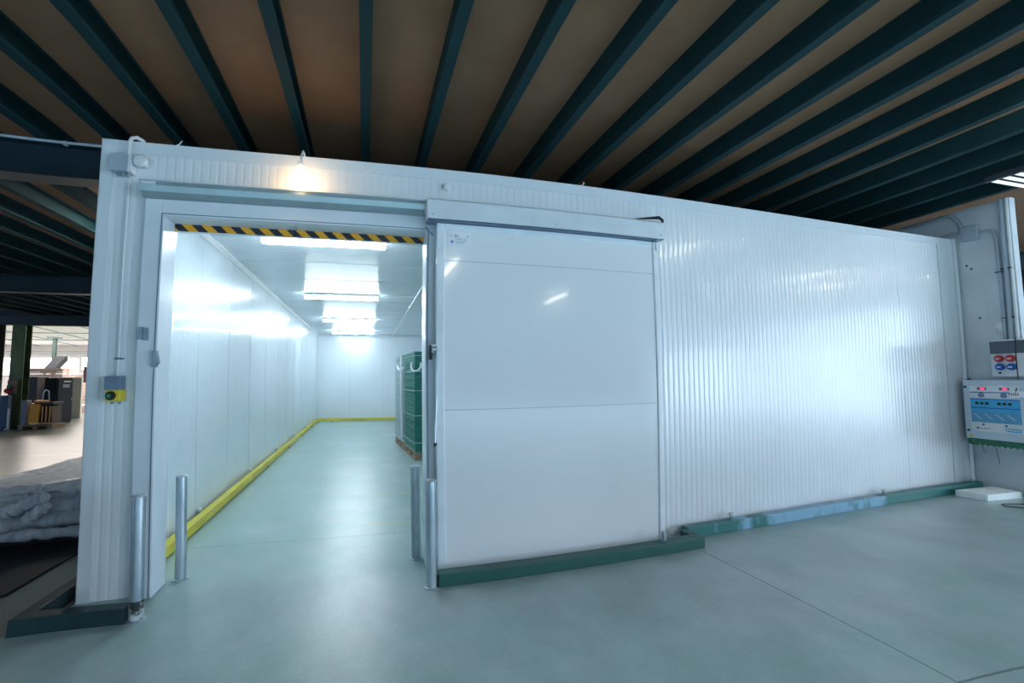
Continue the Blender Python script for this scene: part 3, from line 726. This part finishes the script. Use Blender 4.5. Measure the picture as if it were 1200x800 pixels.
for x in (-2.5, -5, -8): o.box(x-.01, x+.01, .77, .80, 3.385, 3.42)
tag(o.build('beam_cable', M['grey_pl'], smooth=True), 'thin grey cable clipped along the upper edge of the near steel beam', 'cable')
def column(x0, x1, y0, y1, z1, name, label, m):
    t = thing(name, label, 'column', ((x0+x1)/2, (y0+y1)/2, 0))
    yc = (y0+y1)/2; s = MB()
    xc = (x0+x1)/2; s.box(x0, x1, y0, y0+.02, .02, z1); s.box(x0, x1, y1-.02, y1, .02, z1); s.box(xc-.008, xc+.008, y0+.02, y1-.02, .02, z1)
    s.build('shaft', m, t)
    MB().box(x0-.06, x1+.06, y0-.06, y1+.06, 0, .02).build('base_plate', M['steel_green'], t)
colm = two_tone('grimy_green_column', (.03, .06, .05), (.14, .20, .07), 2.0, .35, .65, .3, (1, 1, .6))
column(-10.44, -10.12, 13.18, 13.46, 3.09, 'steel_column', 'grimy dark green steel column under the far beam', colm)
column(-11.15, -10.76, 13.15, 13.46, 3.09, 'steel_column', 'brownish steel column at the left edge behind the fence of stock', mat('brown_grey_column', (.10, .10, .09), .4, var=.3, scale=2))
t = thing('fire_point', 'red and green valve box mounted on the grimy column', 'valve box', (-10.32, 13.1, 1.2))
MB().box(-10.40, -10.22, 13.08, 13.18, 1.05, 1.45, .01).build('back_board', M['brick'], t)
MB().lathe([(.07, 0), (.08, -.05), (.04, -.09)], (-10.36, 13.08, 1.13), 'Y').build('red_valve', M['red'], t, smooth=True)
MB().lathe([(.05, 0), (.05, -.06)], (-10.33, 13.08, 1.25), 'Y').build('green_valve', mat('green_paint', (.03, .3, .12), .4), t)
o = MB().box(-10.42, -10.24, 12.88, 13.05, 0, 1.0, .02).lathe([(.11, .0), (.11, .10), (.08, .12)], (-10.33, 12.97, .0)).build('blue_stand', M['blue_paint']); tag(o, 'blue painted stand at the foot of the grimy column', 'stand')
o = MB().tube([(-10.18, 12.85, .62), (-10.18, 12.85, .03), (-10.25, 12.84, .03)], .022, 8).build('white_pipe_stub', M['white_pl'], smooth=True); tag(o, 'short white pipe standing against the blue stand', 'pipe')

# grille of tubes at the right (bright slats under the joists)
t = thing('tube_light', 'open louvre light of parallel pale tubes at the right ceiling', 'ceiling light', (6.6, -1.0, 3.40))
for k, y in enumerate((-.915, -1.0, -1.085, -1.17)):
    MB().cyl((6.02, y, 3.385), (7.25, y, 3.385), .017, n=12).build('tube', M['tube_weak'], t, smooth=True)
MB().box(5.97, 6.02, -1.21, -.88, 3.37, 3.4205).build('end_holder', M['dark'], t); MB().box(7.25, 7.30, -1.21, -.88, 3.37, 3.4205).build('end_holder', M['dark'], t)

# lamps under the mezzanine near and behind the photographer
for (x, y, L, lab) in ((4.41, -7.35, 1.3, 'lit batten lamp under the joists far behind the viewer'), (4.52, -2.34, .95, 'lit batten lamp under the joists, right of the viewer'),
                       (8.28, -3.25, 1.15, 'lit batten lamp under the joists towards the right wall'), (9.75, -3.85, .95, 'lit batten lamp under the joists nearest the right wall'),
                       (1.36, -4.7, 1.2, 'lit batten lamp under the joists above the viewer')):
    batten(x, y, lab, 'y', L, JZ-.005, 'batten lamps under the mezzanine', 'tube_hall', .0, .045)
M['tube_bay'] = mat('lit_bay_tube', (.9, .9, .9), .5, emit=(1.0, .96, .90), es=40)
batten(-2.95, 3.6, 'lit batten lamp under the joists in the left bay beside the cold room', 'y', .9, JZ-.005, 'batten lamps under the mezzanine', 'tube_bay', .0, .045)

# ------------------------------------------------------------------ wrapped bundle left of the cold room
t = thing('wrapped_bundle', 'long rolls wrapped in crinkled clear film on a dark base beside the cold room', 'bundle', (-3.0, 2.2, 0))
MB().box(-3.40, -2.38, 1.30, 6.2, .10, .16, .01).build('base_board', M['black'], t)
for y in (1.36, 3.6, 6.0): MB().box(-3.38, -2.42, y, y+.12, 0.021, .10).build('bearer', M['black'], t)
def roll(p, q, r, mt=None, nm='roll', jit=.07):
    p, q = Vector(p), Vector(q); n = 22; pts = []; rs = []
    for i in range(n+1):
        f_ = i/n; pts.append(p.lerp(q, f_)+Vector((0, random.uniform(-.006, .006), random.uniform(-.006, .006))))
        rs.append(r*(1+random.uniform(-jit, jit))*(1 if 1 < i < n-1 else (.55 if i in (0, n) else .88)))
    return MB().tube(pts, rs, 12).build(nm, mt or M['bag'], t, smooth=True)
for row, z in enumerate((.235, .345, .445)):
    for j in range(8):
        y = 1.22+.05*row+.58*j
        roll((-3.36, y-.04, z+.02), (-2.80, y+.02, z-.005), .075, jit=.12)
        roll((-2.86, y+.03, z-.01), (-2.28, y+.10, z+.01), .072, jit=.12)
roll((-2.96, 1.12, .335), (-2.66, 1.14, .47), .05, nm='twisted_film', jit=.2); roll((-2.80, 1.11, .25), (-2.66, 1.13, .40), .045, nm='twisted_film', jit=.2)
roll((-2.82, 1.25, .49), (-2.36, 1.46, .535), .045)
roll((-3.36, 1.10, .165), (-2.35, 1.14, .155), .045, M['bag'], 'loose_film', .25)
b = MB(); nx, ny = 30, 70; vs = []
for i in range(nx+1):
    vs.append([b.bm.verts.new((-3.38+1.10*i/nx, 1.22+5.0*j/ny, .535+.006*math.sin(i*1.7+j*.6)+random.uniform(-.006, .006)-(.05 if j == 0 or i in (0, nx) else 0))) for j in range(ny+1)])
for i in range(nx):
    for j in range(ny): b.bm.faces.new((vs[i][j], vs[i+1][j], vs[i+1][j+1], vs[i][j+1]))
b.build('top_sheet', M['sheet'], t, smooth=True)
o = MB().box(-4.4, -2.36, .28, 6.6, 0, .02).build('black_floor_sheet', M['black']); tag(o, 'flat black sheet on the floor under the film-wrapped bundle', 'mat')  # thin black slab covering the dark floor area at the bundle

# ------------------------------------------------------------------ far hall
struct(MB().box(-34, 13.9, 48, 48.3, 0, 9).build('wall_far', M['hall_wall']))
struct(MB().box(-34.2, -34, -22, 50, 0, 9).build('wall_left_outer', M['hall_wall']))
o = MB()
for (y0, y1, z0, z1) in ((-22, -16.5, 0, 9), (-11, -10, 0, 3.2), (-16.5, -11, 2.5, 9), (-10, -3.5, 3.2, 9), (-11, -10, 3.2, 9), (-3.5, 50, 0, 9)):
    o.box(14, 14.25, y0, y1, z0, z1)
struct(o.build('wall_right_outer', M['dark_wall']))
struct(MB().box(-34, 14, -22.3, -22, 0, 9).build('wall_rear', M['dark_wall']))
roofm = two_tone('pale_roof_sheet', (.72, .68, .68), (.82, .78, .77), 1.5, .3, .7, .7)
o = struct(MB().prism([(13.5, 4.6), (30, 5.8), (48, 4.6), (48, 4.75), (30, 5.95), (13.5, 4.75)], 'x', -34, 14).build('ceiling_far_hall', roofm))
g = MB()
for x in range(-33, 14, 3): g.prism([(13.5, 4.54), (30, 5.74), (48, 4.54), (48, 4.6), (30, 5.8), (13.5, 4.6)], 'x', x, x+.05)
for i, y in enumerate(range(16, 48, 4)):
    z = 4.6+1.2*(y-13.5)/16.5 if y < 30 else 5.8-1.2*(y-30)/18
    g.box(-34, 14, y, y+.06, z-.06, z)
g.build('roof_rib', M['grey_pl'], o)
struct(MB().box(-34, 14, -22, Y0M, 7.2, 7.3).build('ceiling_rear_hall', M['dark_wall']))
struct(MB().box(-34, 13.9, 13.46, 13.54, JZ-.02, 5.6).build('wall_mezzanine_edge', M['dark_wall']))
# window band and posts on the far wall
def window(n, x0, x1, z0, z1, y=47.99):
    o = MB().box(x0, x1, y-.05, y, z0, z1).build(f'window_{n}', mat('daylit_pane', (.9, .9, .9), .4, emit=(1, .97, .94), es=2.4)); struct(o)
    f = MB()
    f.box(x0-.06, x1+.06, y-.09, y, z0-.06, z0); f.box(x0-.06, x1+.06, y-.09, y, z1, z1+.06)
    k_ = 0
    while x0+k_*2.2 <= x1: f.box(x0+k_*2.2-.04, x0+k_*2.2+.04, y-.09, y, z0, z1); k_ += 1
    f.box(x0, x1, y-.08, y, (z0+z1)/2-.03, (z0+z1)/2+.03)
    f.build('window_frame', M['grey_pl'], o)
window(1, -33.2, -27.0, 1.9, 3.45); window(2, -26.6, -20, 2.3, 3.5)
t = MB().box(-24.50, -24.28, 40, 40.2, 0, 4.75).box(-24.85, -24.0, 39.9, 40.3, 4.66, 4.80).build('hall_post', mat('grey_green_post', (.015, .04, .036), .6)); tag(t, 'grey green post standing in the bright hall far back', 'post')
g = MB().tube([(-34, 47.5, 4.0), (-14, 47.5, 4.05)], .04, 6).tube([(-34, 47.5, 3.8), (-14, 47.5, 3.85)], .03, 6).build('hall_pipe', M['grey_pl']); tag(g, 'thin pipes running along the far hall wall', 'pipe')
# conveyor, board stacks, cabinets
t = thing('conveyor_ramp', 'grey inclined ramp standing on the board stacks in the bright hall', 'conveyor', (-16.4, 26, 1.8))
MB().prism([(-16.95, 1.80), (-16.3, 2.68), (-15.85, 2.68), (-16.5, 1.80)], 'y', 25.7, 26.2).build('ramp', mat('ramp_grey', (.05, .055, .065), .6), t)
MB().box(-15.87, -15.80, 25.9, 25.97, 0, 2.68).box(-16.9, -16.83, 25.9, 25.97, 0, 1.85).build('leg', M['grey_pl'], t)
t = thing('board_stack', 'stack of pinkish boards behind the dark cabinets', 'stack', (-14.5, 22, 0))
for k in range(6): MB().box(-15.6, -13.72, 21.6, 22.6, 1.46+k*.085, 1.46+k*.085+.07).build('board', M['brick'], t)
MB().box(-15.5, -13.85, 21.7, 22.5, .0, 1.46).build('support', M['hall_wall'], t)
t = thing('crate_stack', 'tall pinkish stack of slatted boards right of the slate cabinet', 'stack', (-14.5, 24, 0))
for k in range(9): MB().box(-15.0, -14.02, 23.8, 24.6, .08+k*.178, .08+k*.178+.15).build('layer', M['brick'], t)
MB().box(-15.0, -14.02, 23.8, 24.6, 0, .08).build('base', M['dark'], t)
o = MB().box(-13.7, -12.9, 21.3, 22.3, 0, .30, .02).build('low_white_bench', M['white_pl']); tag(o, 'low white bench in front of the tall board stack', 'bench')
o = MB().box(-12.35, -11.9, 20.5, 20.6, 1.3, 2.0).box(-12.18, -12.1, 20.5, 20.6, 0, 1.3).build('hanging_board', mat('maroon_board', (.16, .08, .09), .6)); tag(o, 'maroon board next to the cold room edge in the far hall', 'board')
b = MB(); b.lathe([(.05, 0), (.35, .05), (.42, .25), (.30, .48), (.08, .60)], (-12.55, 19.8, .30), n=14)
o = b.build('white_sack', M['white_pl'], smooth=True); tag(o, 'white sack on a block near the cold room edge in the far hall', 'sack')
o = MB().box(-12.95, -12.1, 19.3, 20.3, 0, .30).build('sack_plinth', M['brick']); tag(o, 'pinkish block under the white sack', 'block')
t = thing('tall_cabinet', 'tall slate grey cabinet with a small pale label, behind the column', 'cabinet', (-9.9, 14.6, 0))
MB().box(-10.16, -9.83, 14.2, 15.02, .05, 1.50, .01).build('body', M['cabinet'], t)
MB().box(-9.83, -9.81, 14.24, 14.98, .1, 1.46, .004).build('door', mat('cabinet_door', (.026, .034, .052), .8, spec=.15), t)
MB().box(-9.81, -9.805, 14.50, 14.86, 1.36, 1.40).build('name_label', M['white_pl'], t)
MB().box(-9.81, -9.805, 14.46, 14.80, 1.18, 1.29).build('vent', M['slate_pl'], t)
MB().box(-10.14, -9.85, 14.22, 15.0, 0, .05).build('plinth', M['black'], t)
MB().box(-9.81, -9.79, 14.90, 14.93, .74, .84).build('handle', M['galv'], t)
t = thing('dark_cabinet', 'black cabinet standing behind the column, left of the bright wall panel', 'cabinet', (-11.5, 16, 0))
MB().box(-11.75, -11.40, 16.0, 16.6, 0.05, 1.54, .01).build('body', mat('near_black_cabinet', (.012, .008, .013), .5), t)
MB().box(-11.73, -11.42, 16.02, 16.58, 0, .05).build('plinth', M['black'], t)
o = MB().box(-11.9, -10.6, 17.0, 17.1, 0, 1.52, .01).build('white_screen', mat('bright_screen', (.92, .88, .80), .6)); tag(o, 'cream white upright panel between the two dark cabinets', 'panel')
t = thing('floor_scrubber', 'orange and black machine on a pallet before the slate cabinet', 'machine', (-9.55, 13.1, .13))
MB().prism([(-9.76, .17), (-9.53, .17), (-9.49, .72), (-9.72, .76)], 'y', 12.9, 13.35).build('orange_body', M['orange'], t)
MB().prism([(-9.53, .17), (-9.22, .17), (-9.24, .66), (-9.49, .72)], 'y', 12.95, 13.4).build('dark_body', mat('rusty_dark', (.04, .018, .008), .5, var=.4, scale=9), t)
MB().box(-9.52, -9.20, 12.92, 13.42, .70, .78, .01).build('black_top', M['black'], t)
MB().box(-9.72, -9.50, 13.0, 13.3, .76, .83, .01).build('orange_lid', M['orange'], t)
MB().tube([(-9.62, 13.2, .8), (-9.60, 13.2, 1.05), (-9.55, 13.2, 1.14), (-9.47, 13.2, 1.10), (-9.45, 13.2, .78)], .014, 8).build('loop_handle', M['galv'], t, smooth=True)
g = MB()
for x in (-9.45, -9.36, -9.27): g.tube([(x, 12.93, .20), (x+.02, 12.91, .45), (x, 12.94, .66)], .016, 6)
g.build('hose', M['orange'], t, smooth=True)
p = thing('wooden_pallet', 'small pallet under the orange machine', 'pallet', (-9.6, 13, 0))
MB().box(-9.98, -9.15, 12.85, 13.5, .10, .13).build('deck', M['pallet'], p)
for x in (-9.96, -9.62, -9.27): MB().box(x, x+.10, 12.87, 13.48, 0, .10).build('block', M['pallet'], p)
o = MB().box(-9.93, -9.82, 12.9, 13.1, .13, .84, .01).build('grey_post_box', M['slate_pl']); tag(o, 'narrow grey box left of the orange machine on the pallet', 'box')
# big grey pipe left of column
o = MB().cyl((-10.62, 13.0, 0), (-10.60, 13.0, 1.45), .10, n=20).build('grey_drum', M['slate_pl'], smooth=True); tag(o, 'grey upright drum between the two columns', 'drum')

# ------------------------------------------------------------------ light
def area(name, loc, rot, sx, sy, e, col):
    l = bpy.data.lights.new(name, 'AREA'); l.shape = 'RECTANGLE'; l.size = sx; l.size_y = sy; l.energy = e; l.color = col
    o = bpy.data.objects.new(name, l); C.objects.link(o); o.location = loc; o.rotation_euler = rot; return o
SKY = (.62, .80, 1.0)
# daylight in the two roller door openings of the right outer wall
area('daylight_far_door', (13.95, -13.75, 1.25), (0, PI/2, 0), 2.5, 5.5, 300, SKY)
area('daylight_near_door', (13.95, -6.75, 1.6), (0, PI/2, 0), 3.2, 6.5, 190, SKY)
# unseen overhead fill, added behind the viewer to light the front
for x in (-6, 1, 8): area('fill_rear_overhead', (x, -15.5, 7.15), (0, 0, 0), 5, 8, {-6: 950, 1: 1400, 8: 1850}[x], SKY)
# bluish fill added at the closed left outer wall, out of view
area('fill_left_wall', (-33.8, -2, 2.2), (0, -PI/2, 0), 3.0, 22, 600, (.45, .68, 1.0))
# roof lights of the far hall
for (x, y) in ((-26, 24), (-14, 24), (-26, 38), (-14, 38), (-4, 24)): area('rooflight_far', (x, y, 4.9), (0, 0, 0), 8, 6, 700, (1, .90, .84))

w = bpy.data.worlds.new('world'); bpy.context.scene.world = w; w.use_nodes = True
w.node_tree.nodes['Background'].inputs[0].default_value = (.30, .52, 1, 1); w.node_tree.nodes['Background'].inputs[1].default_value = .10

# ------------------------------------------------------------------ camera: wide lens with its own barrel distortion
cam = bpy.data.cameras.new('camera'); co = bpy.data.objects.new('camera', cam); C.objects.link(co)
f_ = Vector((0.292218134068046, 0.9534352854480835, 0.07463054725995923)); r_ = Vector((0.9562831867110502, -0.2922401807264266, -0.01086938741347122)); u_ = r_.cross(f_)
co.matrix_world = Matrix(((r_.x, u_.x, -f_.x, 0), (r_.y, u_.y, -f_.y, -3.6571), (r_.z, u_.z, -f_.z, 1.45), (0, 0, 0, 1)))
cam.lens = 16.717; cam.sensor_width = 36; cam.sensor_height = 24; cam.clip_end = 200; cam.clip_start = .02
cam.type = 'PANO'
cp = cam
for tgt in (cam, getattr(cam, 'cycles', None)):
    if tgt is None: continue
    try:
        tgt.panorama_type = 'FISHEYE_LENS_POLYNOMIAL'; tgt.fisheye_fov = 3.0
        tgt.fisheye_polynomial_k0 = 0
        for i_, v_ in enumerate((0.05926160920185336, 0.00016233511136934172, -5.921439890271612e-05, 8.370530051129185e-07)):
            setattr(tgt, f'fisheye_polynomial_k{i_+1}', -v_)
        cp = tgt; break
    except Exception as ex:
        print('cam', ex)
bpy.context.scene.camera = co

sc = bpy.context.scene
sc.view_settings.view_transform = 'Standard'; sc.view_settings.look = 'None'; sc.view_settings.gamma = 1; sc.view_settings.exposure = 1.42
sc.view_settings.use_curve_mapping = False
try: sc.cycles.max_bounces = 8; sc.cycles.sample_clamp_indirect = 6
except Exception: pass
